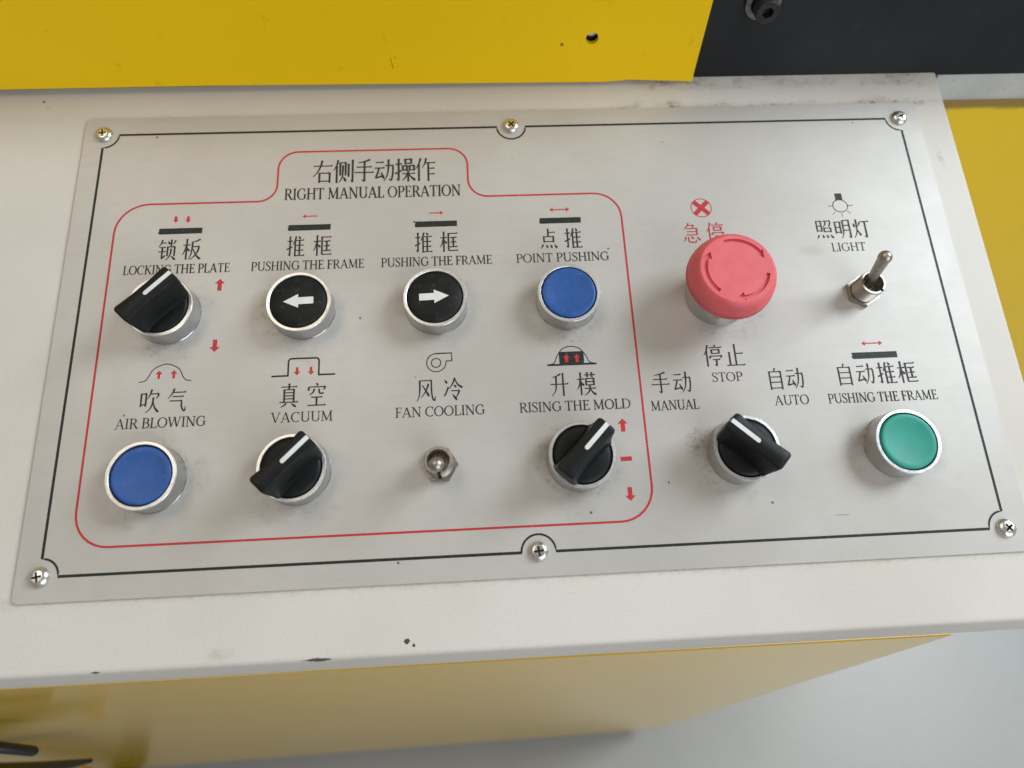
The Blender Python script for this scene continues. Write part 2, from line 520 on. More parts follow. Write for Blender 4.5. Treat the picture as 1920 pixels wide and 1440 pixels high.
# grey-white frame beam under the black plate, right of the console
fb = top('frame_beam', 'greyish white rounded steel beam just under the black plate, right edge', 'machine beam', (0.6, 0.236, Z0 + 0.03))
bm = bmesh.new()
sec = [(0.2355, 0.0474), (0.2355, 0.0330), (0.2359, 0.0305), (0.2368, 0.0288), (0.2385, 0.0278), (0.2440, 0.0276), (0.2600, 0.0276), (0.2600, 0.0474)]
a = [bm.verts.new((0.4325, y, z + Z0)) for y, z in sec]
b = [bm.verts.new((0.90, y, z + Z0)) for y, z in sec]
bm.faces.new(a)
bm.faces.new(b[::-1])
for i in range(len(sec)):
    bm.faces.new((a[i], b[i], b[(i + 1) % len(sec)], a[(i + 1) % len(sec)]))
q = obj('beam', bm, 'beam', fb)
q.matrix_parent_inverse = Matrix.Translation((-0.6, -0.236, -Z0 - 0.03))

sp = top('yellow_machine_side', 'tall yellow machine side panel below the grey beam, right of the console', 'machine panel', (0.66, 0.2385, 0.0))
bm = bmesh.new()
box(bm, 0.4345, 0.90, 0.2385, 0.2415, 0.02, Z0 + 0.0274)
q = obj('panel', bm, 'wall', sp, sm=False)
q.matrix_parent_inverse = Matrix.Translation((-0.66, -0.2385, 0))

# ------------------------------------------------------------------ console
con = top('control_console', 'sloping white control console with brushed metal button panel on a yellow cabinet', 'control panel', (0, 0, Z0), (TILT, 0, 0))

def to_local(y, z):               # world-relative (y, z) -> panel coordinates
    c, s = math.cos(TILT), math.sin(TILT)
    return (y * c + z * s, -y * s + z * c)

# housing: top sheet bent down at the front and the right
bm = bmesh.new()
A = (-0.0372, -0.001)
B = to_local(-0.0361, -0.0335)
Cc = to_local(0.2600, -0.0335)
D = (0.2480, -0.001)
prof = [A, B, Cc, D]
X0, X1 = -0.40, 0.4282
va = [bm.verts.new((X0, y, z)) for y, z in prof]
vb = [bm.verts.new((X1, y, z)) for y, z in prof]
bm.faces.new(va)
bm.faces.new(vb[::-1])
for i in range(4):
    bm.faces.new((va[i], va[(i + 1) % 4], vb[(i + 1) % 4], vb[i]))
bm.edges.ensure_lookup_table()
sel = [e for e in bm.edges if (e.verts[0] in (va[0], vb[0]) and e.verts[1] in (va[0], vb[0])) or
       (e.verts[0] in (vb[0], vb[3]) and e.verts[1] in (vb[0], vb[3])) or (e.verts[0] in (vb[0], vb[1]) and e.verts[1] in (vb[0], vb[1]))
       or (e.verts[0] in (vb[3], vb[2]) and e.verts[1] in (vb[3], vb[2]))]
bmesh.ops.bevel(bm, geom=sel, offset=0.0022, segments=5, affect='EDGES', profile=0.5)
housing = obj('housing', bm, 'housing', con, ang=50)

# yellow cabinet under it, standing on the floor
bm = bmesh.new()
def wl(x, y, z):
    ly, lz = to_local(y, z)
    return bm.verts.new((x, ly, lz))
zt, zb = -0.0336, -0.765
v = [wl(-0.45, -0.0356, zt), wl(0.3835, -0.0369, zt), wl(0.3835, 0.2250, zt), wl(-0.45, 0.2250, zt),
     wl(-0.45, -0.0440, zb), wl(0.3990, -0.0352, zb), wl(0.3990, 0.2250, zb), wl(-0.45, 0.2250, zb)]
for q in ((0, 1, 2, 3), (7, 6, 5, 4), (0, 4, 5, 1), (1, 5, 6, 2), (2, 6, 7, 3), (3, 7, 4, 0)):
    bm.faces.new([v[i] for i in q])
ed = [e for e in bm.edges if set(e.verts) in ({v[0], v[1]}, {v[1], v[5]}, {v[4], v[5]})]
bmesh.ops.bevel(bm, geom=ed, offset=0.0012, segments=3, affect='EDGES')
cab = obj('cabinet', bm, 'body', con, ang=50)
bm = bmesh.new()
v = []
for x, y, z in ((-0.43, 0.02, zb), (0.35, 0.02, zb), (0.35, 0.20, zb), (-0.43, 0.20, zb), (-0.43, 0.02, -0.7995), (0.35, 0.02, -0.7995), (0.35, 0.20, -0.7995), (-0.43, 0.20, -0.7995)):
    v.append(wl(x, y, z))
for q in ((0, 1, 2, 3), (7, 6, 5, 4), (0, 4, 5, 1), (1, 5, 6, 2), (2, 6, 7, 3), (3, 7, 4, 0)):
    bm.faces.new([v[i] for i in q])
obj('plinth', bm, 'black', con, sm=False)

# ---- name plate sheet
def rrect(x0, x1, y0, y1, r, n=6):
    pts = []
    for cx, cy, a0 in ((x1 - r, y0 + r, -90), (x1 - r, y1 - r, 0), (x0 + r, y1 - r, 90), (x0 + r, y0 + r, 180)):
        for i in range(n + 1):
            a = R(a0 + 90 * i / n)
            pts.append((cx + r * math.cos(a), cy + r * math.sin(a)))
    return pts
bm = bmesh.new()
prism(bm, rrect(-0.0095, 0.4108, -0.0099, 0.2182, 0.0022), -0.00095, 0.0)
ed = [e for e in bm.edges if abs(e.verts[0].co.z) < 1e-6 and abs(e.verts[1].co.z) < 1e-6]
bmesh.ops.bevel(bm, geom=ed, offset=0.00015, segments=1, affect='EDGES')
plate = obj('name_plate', bm, 'plate', con, sm=False)
plate['label'] = 'brushed aluminium plate printed with captions and a red outline'

# ------------------------------------------------------------------ print on the plate
class Ink:
    """flat printed marks in millimetres; each stroke lies a few microns above the one before"""
    def __init__(s):
        s.bm = bmesh.new()
        s.k = 0
    def z(s):
        s.k += 1
        return (0.05 + 0.002 * (s.k % 60)) * MM
    def poly(s, pts):
        z = s.z()
        vs = [s.bm.verts.new((x * MM, y * MM, z)) for x, y in pts]
        for tri in tessellate_polygon([[Vector((x, y, 0)) for x, y in pts]]):
            try:
                s.bm.faces.new([vs[i] for i in tri])
            except ValueError:
                pass
    def stroke(s, pts, ws, closed=False):
        z = s.z()
        n = len(pts)
        if not isinstance(ws, (list, tuple)):
            ws = [ws] * n
        L, Q = [], []
        for i in range(n):
            if closed:
                a, b = pts[i - 1], pts[(i + 1) % n]
            else:
                a, b = pts[max(i - 1, 0)], pts[min(i + 1, n - 1)]
            dx, dy = b[0] - a[0], b[1] - a[1]
            d = math.hypot(dx, dy) or 1
            nx, ny = -dy / d * ws[i] / 2, dx / d * ws[i] / 2
            if 0 < i < n - 1 or closed:      # mitre
                p0, p1, p2 = pts[i - 1], pts[i], pts[(i + 1) % n]
                ux, uy = p1[0] - p0[0], p1[1] - p0[1]
                vx, vy = p2[0] - p1[0], p2[1] - p1[1]
                lu, lv = math.hypot(ux, uy) or 1, math.hypot(vx, vy) or 1
                cs = (ux * vx + uy * vy) / lu / lv
                m = 1 / max(0.5, math.sqrt(max(0.0, (1 + cs) / 2)))
                nx, ny = nx * m, ny * m
            x, y = pts[i]
            L.append(s.bm.verts.new((( x + nx) * MM, (y + ny) * MM, z)))
            Q.append(s.bm.verts.new(((x - nx) * MM, (y - ny) * MM, z)))
        for i in range(n if closed else n - 1):
            j = (i + 1) % n
            try:
                s.bm.faces.new((Q[i], Q[j], L[j], L[i]))
            except ValueError:
                pass
    def done(s, name, mat, parent, label=None):
        for f in s.bm.faces:
            f.normal_update()
            if f.normal.z < 0:
                f.normal_flip()
        o = obj(name, s.bm, mat, parent, sm=False, recalc=False)
        if label:
            o['label'] = label
        return o

def arc(cx, cy, rx, ry, a0, a1, n=14):
    return [(cx + rx * math.cos(R(a0 + (a1 - a0) * i / n)), cy + ry * math.sin(R(a0 + (a1 - a0) * i / n))) for i in range(n + 1)]

def spline(pts, n=6):
    if len(pts) < 3:
        return [tuple(p) for p in pts]
    P = [pts[0]] + list(pts) + [pts[-1]]
    out = []
    for i in range(1, len(P) - 2):
        for k in range(n):
            t = k / n
            out.append(tuple(0.5 * (2 * P[i][c] + (P[i + 1][c] - P[i - 1][c]) * t + (2 * P[i - 1][c] - 5 * P[i][c] + 4 * P[i + 1][c] - P[i + 2][c]) * t * t
                                    + (3 * P[i][c] - P[i - 1][c] - 3 * P[i + 1][c] + P[i + 2][c]) * t ** 3) for c in (0, 1)))
    out.append(tuple(pts[-1]))
    return out

# Chinese characters: strokes on a 100 x 100 grid.  h horizontal, v vertical, p sweep thinning out,
# n sweep growing, d dot, c even curve, k small hook
RAD_HAND = 'h4,74,34 v20,96,5 k20,5,10,13 c3,34,33,47'
RAD_MAN = 'p27,98,19,74,3,52 v19,70,1'
RAD_WOOD = 'h3,70,40 v22,98,1 p21,68,14,44,2,24 d26,56,38,41'
RAD_LI = 'c90,70,89,34,82,6 k82,6,70,14 p69,96,68,60,62,28,46,3'
HAN = {
 '右': 'h6,74,94 p46,98,38,72,24,48,4,28 v34,44,3 h34,44,82 v82,44,3 h34,10,82',
 '侧': 'p24,98,17,74,3,54 v18,70,1 v34,86,32 h34,86,60 v60,86,32 p47,76,46,40,42,20,28,3 d50,26,62,6 v74,80,26 v93,97,4 k93,4,84,12',
 '手': 'p78,97,50,89,20,84 h14,66,86 h4,43,96 v52,88,5 k52,5,38,13',
 '动': 'h8,84,45 h3,60,49 c24,60,18,42,8,20 c6,18,24,22,42,27 d34,42,47,14 h53,70,90 ' + RAD_LI,
 '操': RAD_HAND + ' v52,95,75 h52,95,80 v80,95,75 h52,77,80 v40,67,46 h40,67,59 v59,67,46 h40,49,59 v72,67,46 h72,67,93 v93,67,46 h72,49,93 h36,34,97 v65,44,0 p62,33,52,18,36,5 n68,33,80,18,99,5',
 '作': RAD_MAN + ' p54,98,48,76,35,57 h48,78,97 v64,78,0 h64,54,92 h64,30,93',
 '锁': 'p22,98,16,80,3,64 h18,83,42 h10,62,40 h3,42,42 v24,62,10 c22,8,42,24 v70,97,66 d53,92,62,76 p92,95,86,84,80,76 v52,64,20 h52,64,89 v89,64,20 p70,56,69,32,60,14,44,1 d73,21,96,2',
 '板': RAD_WOOD + ' p92,97,74,89,52,85 p52,85,51,50,46,22,36,1 h54,62,88 p88,62,80,36,62,14,44,0 n57,52,74,22,99,1',
 '推': RAD_HAND + ' p53,98,46,76,35,57 v48,76,1 d66,98,75,84 h48,78,95 h48,54,92 h48,30,92 h48,5,98 v71,78,5',
 '框': RAD_WOOD + ' h46,90,97 v48,90,7 h48,7,99 h56,70,92 h58,48,90 h54,25,95 v74,70,25',
 '点': 'v48,98,60 h48,81,86 v24,60,32 h24,60,76 v76,60,32 h24,36,76 p18,22,12,12,4,3 d36,21,42,5 d58,21,66,5 d80,22,94,3',
 '吹': 'v8,80,26 h8,80,32 v32,80,26 h8,34,32 p58,98,50,74,39,57 h54,79,94 p94,79,90,68,82,58 p68,64,66,36,54,14,34,0 n68,50,78,22,99,1',
 '气': 'p34,98,24,76,4,55 h30,82,92 h28,64,82 h14,46,74 c74,46,76,22,85,6,94,3 k94,3,95,22',
 '真': 'h10,86,90 v50,99,76 v26,74,22 h26,74,75 v75,74,22 h26,61,75 h26,48,75 h26,35,75 h3,21,97 p37,16,27,8,9,0 d62,16,88,0',
 '空': 'd47,99,55,88 d9,84,8,66 h10,82,93 p93,82,88,74,84,68 p38,74,30,58,12,47 c62,74,62,60,68,54,85,55 h22,38,79 v50,38,5 h5,4,96',
 '风': 'p18,90,18,50,14,22,3,1 h18,90,78 c78,90,79,40,85,10,95,3 k95,3,97,24 p63,76,50,46,25,17 n31,71,48,48,66,22',
 '冷': 'd7,90,20,74 c5,20,14,34,25,58 p60,98,48,72,27,49 n60,94,74,70,99,54 d56,68,66,56 h40,42,82 p82,42,75,26,62,11 d47,28,69,1',
 '升': 'p58,97,40,88,14,82 h3,52,97 p34,86,33,50,28,24,8,1 v70,99,0',
 '模': RAD_WOOD + ' h42,88,99 v58,98,78 v82,98,78 v50,72,42 h50,72,91 v91,72,42 h50,58,91 h50,44,91 h40,29,99 p70,43,66,22,54,8,37,0 n70,29,80,13,99,0',
 '急': 'p38,99,28,84,8,68 h34,88,66 p66,88,60,80,52,72 h22,72,80 v80,72,40 h24,57,80 h20,41,80 p15,30,11,18,4,8 c30,31,31,10,44,4,70,4 k70,4,71,18 d47,34,57,20 d78,30,94,12',
 '停': RAD_MAN + ' d61,99,68,90 h34,86,99 v46,76,58 h46,76,85 v85,76,58 h46,60,85 d36,50,34,37 h36,48,97 p97,48,93,42,89,37 h48,32,85 v66,32,4 k66,4,56,11',
 '照': 'v10,92,38 h10,92,36 v36,92,38 h10,67,36 h10,42,36 h48,92,90 c90,92,88,76,79,64 p64,92,60,74,45,60 v50,56,34 h50,56,88 v88,56,34 h50,38,88 p15,21,10,12,3,2 d36,21,42,5 d60,21,67,5 d82,22,97,3',
 '明': 'v9,85,26 h9,85,38 v38,85,26 h9,58,38 h9,32,38 p55,93,54,50,50,22,37,0 h55,93,91 v91,93,3 k91,3,79,11 h55,67,91 h55,42,91',
 '灯': 'p26,97,25,56,20,28,3,1 d8,76,13,56 p44,80,40,70,34,61 n26,40,34,27,43,13 h48,84,99 v75,84,3 k75,3,61,12',
 '止': 'v52,97,5 h52,56,92 v21,62,5 h3,4,97',
 '自': 'p52,99,49,90,43,82 v20,82,0 h20,82,80 v80,82,0 h20,58,80 h20,34,80 h20,8,80',
}
def han(ink, ch, x0, y0, w, h):
    sx, sy = w / 100, h / 100
    T = lambda p: (x0 + p[0] * sx, y0 + p[1] * sy)
    u = h / 88                                    # stroke unit
    for tok in HAN[ch].split():
        k = tok[0]
        a = [float(q) for q in tok[1:].split(',')]
        if k == 'h':
            ink.stroke([T((a[0], a[1])), T((a[2], a[1]))], 4.0 * u)
            ink.poly([T((a[2] - 9, a[1] + 1.5)), T((a[2] - 3, a[1] + 5.5)), T((a[2] + 2, a[1])), T((a[2] - 2, a[1] - 1.5))])
        elif k == 'v':
            ink.stroke([T((a[0], a[1] + 1.5)), T((a[0], a[1] - 6)), T((a[0], a[2]))], [8.6 * u, 6.4 * u, 6.2 * u])
        elif k == 'p':
            P = spline([(a[i], a[i + 1]) for i in range(0, len(a), 2)], 5)
            n = len(P)
            ink.stroke([T(q) for q in P], [(7.0 - 5.0 * (i / (n - 1)) ** 1.3) * u for i in range(n)])
        elif k == 'n':
            P = spline([(a[i], a[i + 1]) for i in range(0, len(a), 2)], 5)
            n = len(P)
            ink.stroke([T(q) for q in P], [(3.0 + 6.5 * (i / (n - 1)) ** 1.2 if i < n - 1 else 2.0) * u for i in range(n)])
        elif k == 'd':
            p, q = (a[0], a[1]), (a[2], a[3])
            m = (p[0] + (q[0] - p[0]) * 0.7, p[1] + (q[1] - p[1]) * 0.7)
            ink.stroke([T(p), T(m), T(q)], [2.5 * u, 9.0 * u, 4.0 * u])
        elif k == 'c':
            P = spline([(a[i], a[i + 1]) for i in range(0, len(a), 2)], 5)
            ink.stroke([T(q) for q in P], 5.6 * u)
        elif k == 'k':
            ink.stroke([T((a[0], a[1])), T((a[2], a[3]))], [6.5 * u, 1.5 * u])

# Roman capitals with serifs: height 100; each entry (width, strokes); t thick line, f thin line, s serif (x, y, half width)
def cap(ink, ch, X, Y, sx, sy):
    T = lambda p: (X + p[0] * sx, Y + p[1] * sy)
    TK, TN, SF = 13.0 * sy, 6.2 * sy, 5.6 * sy
    def t(*a): ink.stroke([T((a[0], a[1])), T((a[2], a[3]))], TK)
    def f(*a): ink.stroke([T((a[0], a[1])), T((a[2], a[3]))], TN)
    def s(x, y, hw=13):
        yy = y + (2.5 if y < 50 else -2.5)
        ink.stroke([T((x - hw, yy)), T((x + hw, yy))], SF)
    def vs(x, y, d):                                # small vertical serif at the end of an arm
        ink.stroke([T((x, y)), T((x, y + d))], [SF * 0.9, SF * 1.5] if False else SF)
    def bowl(cx, cy, rx, ry, a0, a1, n=16):
        P = arc(cx, cy, rx, ry, a0, a1, n)
        W = []
        for i in range(n + 1):
            c = abs(math.cos(R(a0 + (a1 - a0) * i / n)))
            W.append(TN + (TK * 1.05 - TN) * c ** 1.6)
        ink.stroke([T(p) for p in P], W)
    wd = {'A': 74, 'B': 62, 'C': 70, 'D': 76, 'E': 58, 'F': 54, 'G': 76, 'H': 78, 'I': 32, 'K': 72, 'L': 56, 'M': 92, 'N': 78, 'O': 78,
          'P': 58, 'R': 68, 'S': 50, 'T': 64, 'U': 76, 'V': 72, 'W': 104, ' ': 26}[ch]
    if ch == 'A':
        f(36, 98, 10, 2); t(36, 98, 63, 2); f(20, 34, 54, 34); s(10, 0, 10); s(63, 0, 12)
    elif ch == 'B':
        t(16, 0, 16, 100); f(4, 97.5, 32, 97.5); f(4, 2.5, 34, 2.5); f(16, 53, 34, 53)
        bowl(30, 75, 20, 22.5, 90, -90); bowl(32, 28, 24, 25.5, 90, -90)
    elif ch == 'C':
        bowl(40, 50, 32, 48, 52, 312); vs(62, 68, 28)
    elif ch == 'D':
        t(16, 0, 16, 100); f(4, 97.5, 36, 97.5); f(4, 2.5, 36, 2.5); bowl(34, 50, 34, 47.5, 90, -90)
    elif ch in 'EF':
        t(16, 0, 16, 100); f(4, 97.5, 48, 97.5); f(16, 52, 40, 52); vs(49, 100, -20); vs(40, 42, 20)
        if ch == 'E':
            f(4, 2.5, 52, 2.5); vs(53, 0, 22)
        else:
            s(16, 0, 12)
    elif ch == 'G':
        bowl(40, 50, 32, 48, 52, 300); vs(62, 68, 28); t(64, 8, 64, 42); s(64, 45, 11)
    elif ch == 'H':
        t(16, 0, 16, 100); t(62, 0, 62, 100); f(16, 52, 62, 52)
        for x in (16, 62):
            s(x, 0, 12); s(x, 100, 12)
    elif ch == 'I':
        t(16, 0, 16, 100); s(16, 0, 12); s(16, 100, 12)
    elif ch == 'K':
        t(16, 0, 16, 100); s(16, 0, 12); s(16, 100, 12); f(58, 97, 18, 46); t(30, 60, 62, 3); s(57, 100, 10); s(63, 0, 10)
    elif ch == 'L':
        t(16, 0, 16, 100); s(16, 100, 12); f(4, 2.5, 50, 2.5); vs(51, 0, 24)
    elif ch == 'M':
        f(14, 0, 16, 100); t(16, 98, 45, 6); f(45, 6, 74, 98); t(74, 100, 76, 0); s(14, 0, 10); s(76, 0, 13); s(14, 100, 9); s(78, 100, 9)
    elif ch == 'N':
        f(14, 0, 14, 100); t(14, 98, 64, 2); f(64, 0, 64, 100); s(14, 0, 10); s(64, 100, 11); s(10, 100, 8)
    elif ch == 'O':
        bowl(39, 50, 32, 48, 0, 360, 30)
    elif ch == 'P':
        t(16, 0, 16, 100); f(4, 97.5, 32, 97.5); f(16, 46, 32, 46); s(16, 0, 12); bowl(30, 72, 22, 25.5, 90, -90)
    elif ch == 'R':
        t(16, 0, 16, 100); f(4, 97.5, 32, 97.5); f(16, 50, 34, 50); s(16, 0, 12); bowl(30, 74, 21, 23.5, 90, -90); t(34, 50, 60, 3); s(63, 0, 8)
    elif ch == 'S':
        P = spline([(42, 80), (36, 94), (23, 98), (10, 88), (9, 72), (22, 57), (34, 45), (43, 28), (38, 9), (23, 2), (10, 7), (5, 22)], 4)
        n = len(P)
        ink.stroke([T(p) for p in P], [TN + (TK * 1.05 - TN) * math.exp(-((i / (n - 1) - 0.5) / 0.22) ** 2) for i in range(n)])
        vs(42, 74, 24); vs(5, 26, -24)
    elif ch == 'T':
        t(32, 0, 32, 100); f(5, 97.5, 59, 97.5); s(32, 0, 13); vs(5, 100, -22); vs(59, 100, -22)
    elif ch == 'U':
        t(16, 100, 16, 32); bowl(39, 32, 23, 30, 180, 360); f(62, 100, 62, 32); s(16, 100, 12); s(62, 100, 11)
    elif ch == 'V':
        t(10, 98, 36, 2); f(36, 2, 62, 98); s(10, 100, 12); s(62, 100, 10)
    elif ch == 'W':
        t(10, 98, 30, 2); f(30, 2, 52, 96); t(52, 98, 72, 2); f(72, 2, 94, 98); s(10, 100, 11); s(52, 100, 10); s(94, 100, 9)
    return wd * sx

CW = {'A': 74, 'B': 62, 'C': 70, 'D': 76, 'E': 58, 'F': 54, 'G': 76, 'H': 78, 'I': 32, 'K': 72, 'L': 56, 'M': 92, 'N': 78, 'O': 78,
      'P': 58, 'R': 68, 'S': 50, 'T': 64, 'U': 76, 'V': 72, 'W': 104, ' ': 26}
def latin(text, x0, x1, yb, h, mat='ink', space=None):
    ink = Ink()
    tot = sum(CW[c] for c in text) - 6
    sx = (x1 - x0) / tot
    x = x0 - 3 * sx
    for c in text:
        if c != ' ':
            cap(ink, c, x, yb, sx, h / 100)
        x += CW[c] * sx
    return ink.done('caption', mat, plate, 'English caption reading ' + text)

def chinese(text, x0, x1, yb, h, mat='ink', w=None):
    ink = Ink()
    n = len(text)
    w = w or h * 0.72
    for i, c in enumerate(text):
        han(ink, c, x0 + (x1 - x0 - w) * (i / (n - 1)), yb, w, h)
    return ink.done('caption', mat, plate, ('red ' if mat == 'redink' else '') + 'Chinese caption reading ' + text)

latin('RIGHT MANUAL OPERATION', 88.5, 172.8, 169.6, 6.2)
chinese('右侧手动操作', 101.3, 161.1, 178.2, 13.3, w=10.2)
for tx, x0, x1 in (('锁板', 31.8, 51.6), ('推框', 90.6, 111.6), ('推框', 150.2, 170.8), ('点推', 209.6, 229.9)):
    chinese(tx, x0, x1, 139.3, 10.9, w=8.6)
for tx, x0, x1 in (('LOCKING THE PLATE', 17.3, 65.3), ('PUSHING THE FRAME', 75.0, 126.8), ('PUSHING THE FRAME', 134.7, 186.4), ('POINT PUSHING', 197.9, 241.8)):
    latin(tx, x0, x1, 132.5, 4.6)
for tx, x0, x1 in (('吹气', 31.3, 51.4), ('真空', 90.8, 111.3), ('风冷', 150.4, 170.8), ('升模', 209.5, 230.0)):
    chinese(tx, x0, x1, 66.5, 10.7, w=8.5)
for tx, x0, x1 in (('AIR BLOWING', 22.3, 60.1), ('VACUUM', 87.9, 114.2), ('FAN COOLING', 141.2, 180.0), ('RISING THE MOLD', 195.4, 244.6)):
    latin(tx, x0, x1, 59.7, 4.5)
chinese('急停', 278.7, 299.0, 140.2, 10.8, 'redink', w=8.8)
chinese('照明灯', 344.2, 371.2, 140.2, 10.6, w=8.5)
latin('LIGHT', 350.3, 367.1, 133.4, 4.5)
chinese('停止', 280.2, 299.2, 77.4, 10.7, w=8.8)
latin('STOP', 282.9, 296.7, 70.3, 4.3)
chinese('手动', 254.7, 273.5, 65.6, 10.4, w=8.8)
latin('MANUAL', 253.7, 275.1, 58.1, 4.5)
chinese('自动', 307.4, 325.0, 65.4, 10.4, w=8.6)
latin('AUTO', 309.6, 325.1, 58.2, 4.5)
chinese('自动推框', 339.4, 377.3, 66.1, 10.5, w=8.8)
latin('PUSHING THE FRAME', 334.0, 384.4, 58.0, 4.5)

# border line with concave corners and two half rounds for the middle screws
W_, H_ = 400.0, 208.5
P = []
r = 7.2
P += arc(0, 0, r, r, 90, 0, 8)
P += [(200 - r, 0)] + arc(200, 0, r, r, 180, 0, 14)
P += arc(W_, 0, r, r, 180, 90, 8)
P += arc(W_, H_, r, r, 270, 180, 8)
P += arc(199.2, H_, r, r, 0, -180, 14)
P += arc(0, H_, r, r, 0, -90, 8)
ink = Ink()
ink.stroke(P, 0.85, closed=True)
ink.done('border_line', 'line', plate, 'thin black border line with rounded notches at the screws')

# red outline
def fillet(pts, rad, n=8):
    out = []
    m = len(pts)
    for i in range(m):
        p0, p1, p2 = Vector(pts[i - 1]), Vector(pts[i]), Vector(pts[(i + 1) % m])
        rr = rad[i]
        a = (p0 - p1).normalized()
        b = (p2 - p1).normalized()
        s, e = p1 + a * rr, p1 + b * rr
        c = p1 + (a + b) * rr
        for k in range(n + 1):
            th = (PI / 2) * k / n
            q = c - b * rr * math.cos(th) - a * rr * math.sin(th)
            out.append((q.x, q.y))
    return out
red = [(10.9, 10.6), (250.0, 10.6), (250.0, 168.9), (176.6, 168.9), (176.6, 196.5), (84.9, 196.5), (84.9, 169.2), (10.9, 169.2)]
ink = Ink()
ink.stroke(fillet(red, [14.5, 14.5, 13.0, 9.5, 9.5, 9.5, 9.0, 15.0]), 0.92, closed=True)
ink.done('red_outline', 'redink', plate, 'red outline with rounded corners and a raised tab round the manual controls')

# pictograms
def arrow_mark(ink, x, y, L, hw, sw, hl, ang):
    """block arrow, centre (x, y), total length L, head half width hw, shaft half width sw, head length hl"""
    c, s = math.cos(R(ang)), math.sin(R(ang))
    pts = [(-L / 2, -sw), (L / 2 - hl, -sw), (L / 2 - hl, -hw), (L / 2, 0), (L / 2 - hl, hw), (L / 2 - hl, sw), (-L / 2, sw)]
    ink.poly([(x + px * c - py * s, y + px * s + py * c) for px, py in pts])

def bar_mark(x0, x1, y0=152.9, y1=156.0):
    ink = Ink()
    ink.poly([(x0 + 0.5, y0), (x1, y0 + 0.1), (x1, y1), (x0 + 0.5, y1), (x0, y1 - 0.5), (x0 + 0.35, y1 - 1.1), (x0, (y0 + y1) / 2 - 0.2), (x0, y0 + 0.5)])
    ink.done('bar_symbol', 'line', plate)
def both(ink, x, y, L, k=1.0):
    arrow_mark(ink, x + L / 4, y, L / 2, 1.15 * k, 0.27 * k, 1.7 * k, 0)
    arrow_mark(ink, x - L / 4 + 0.02, y, L / 2, 1.15 * k, 0.27 * k, 1.7 * k, 180)
for x0, x1 in ((31.2, 51.3), (90.9, 110.9), (150.5, 170.6), (210.0, 230.1)):
    bar_mark(x0, x1)
bar_mark(348.9, 370.2, 78.5, 81.6)
ink = Ink()
arrow_mark(ink, 38.6, 160.6, 3.5, 1.3, 0.62, 1.7, -90)
arrow_mark(ink, 44.3, 160.4, 3.5, 1.3, 0.62, 1.7, -90)
ink.done('arrow_symbol', 'redink', plate, 'two small red arrows pointing down')
ink = Ink()
arrow_mark(ink, 101.0, 160.5, 6.9, 1.1, 0.27, 1.5, 180)
ink.done('arrow_symbol', 'redink', plate, 'thin red arrow pointing left')
ink = Ink()
arrow_mark(ink, 160.7, 160.4, 6.9, 1.1, 0.27, 1.5, 0)
ink.done('arrow_symbol', 'redink', plate, 'thin red arrow pointing right')
for x, y, L in ((220.1, 160.4, 9.8), (359.5, 85.9, 10.0)):
    ink = Ink()
    both(ink, x, y, L)
    ink.done('arrow_symbol', 'redink', plate, 'thin red double arrow')
for x, y, a in ((61.4, 126.1, 90), (61.4, 96.3, -90), (240.2, 52.2, 90), (240.4, 22.0, -90)):
    ink = Ink()
    arrow_mark(ink, x, y, 5.9, 2.25, 0.95, 2.3, a)
    ink.done('arrow_symbol', 'redink', plate)
ink = Ink()
ink.poly([(237.8, 36.2), (242.7, 36.3), (242.7, 38.2), (237.8, 38.1)])
ink.done('dash_symbol', 'redink', plate, 'red dash between the two arrows')
# dome with two arrows up
ink = Ink()
ink.stroke(spline([(30.1, 80.5), (32.2, 80.8), (33.7, 82.3), (36.0, 86.3), (41.3, 88.5), (46.6, 86.3), (48.9, 82.3), (50.4, 80.8), (52.5, 80.5)], 6), 0.42)
d = ink.done('dome_symbol', 'ink', plate, 'thin black dome outline above 吹气')
ink = Ink()
arrow_mark(ink, 38.4, 83.6, 3.8, 1.5, 0.55, 1.6, 90)
arrow_mark(ink, 44.8, 83.6, 3.8, 1.5, 0.55, 1.6, 90)
ink.done('arrow_symbol', 'redink', plate, 'two small red arrows pointing up inside the dome')
# vacuum step
ink = Ink()
ink.stroke([(87.0, 80.8), (94.2, 80.9)] + arc(95.6, 87.4, 1.4, 1.4, 180, 90, 5) + arc(106.2, 87.4, 1.4, 1.4, 90, 0, 5) + [(107.6, 80.9), (114.8, 80.9)], 0.75)
ink.done('step_symbol', 'line', plate, 'black stepped outline above 真空')
ink = Ink()
arrow_mark(ink, 98.1, 82.8, 3.8, 1.5, 0.55, 1.7, -90)
arrow_mark(ink, 104.2, 82.8, 3.8, 1.5, 0.55, 1.7, -90)
ink.done('arrow_symbol', 'redink', plate, 'two small red arrows pointing down inside the step')
# blower
ink = Ink()
ink.stroke(arc(159.4, 84.4, 4.3, 4.3, 90, 356, 22) + [(163.8, 85.0), (166.3, 85.0), (166.3, 88.75), (159.4, 88.7)], 0.45, closed=True)
ink.stroke(arc(159.3, 84.3, 2.1, 2.1, 0, 345, 22), 0.45, closed=True)
ink.done('blower_symbol', 'ink', plate, 'small snail shaped blower outline')
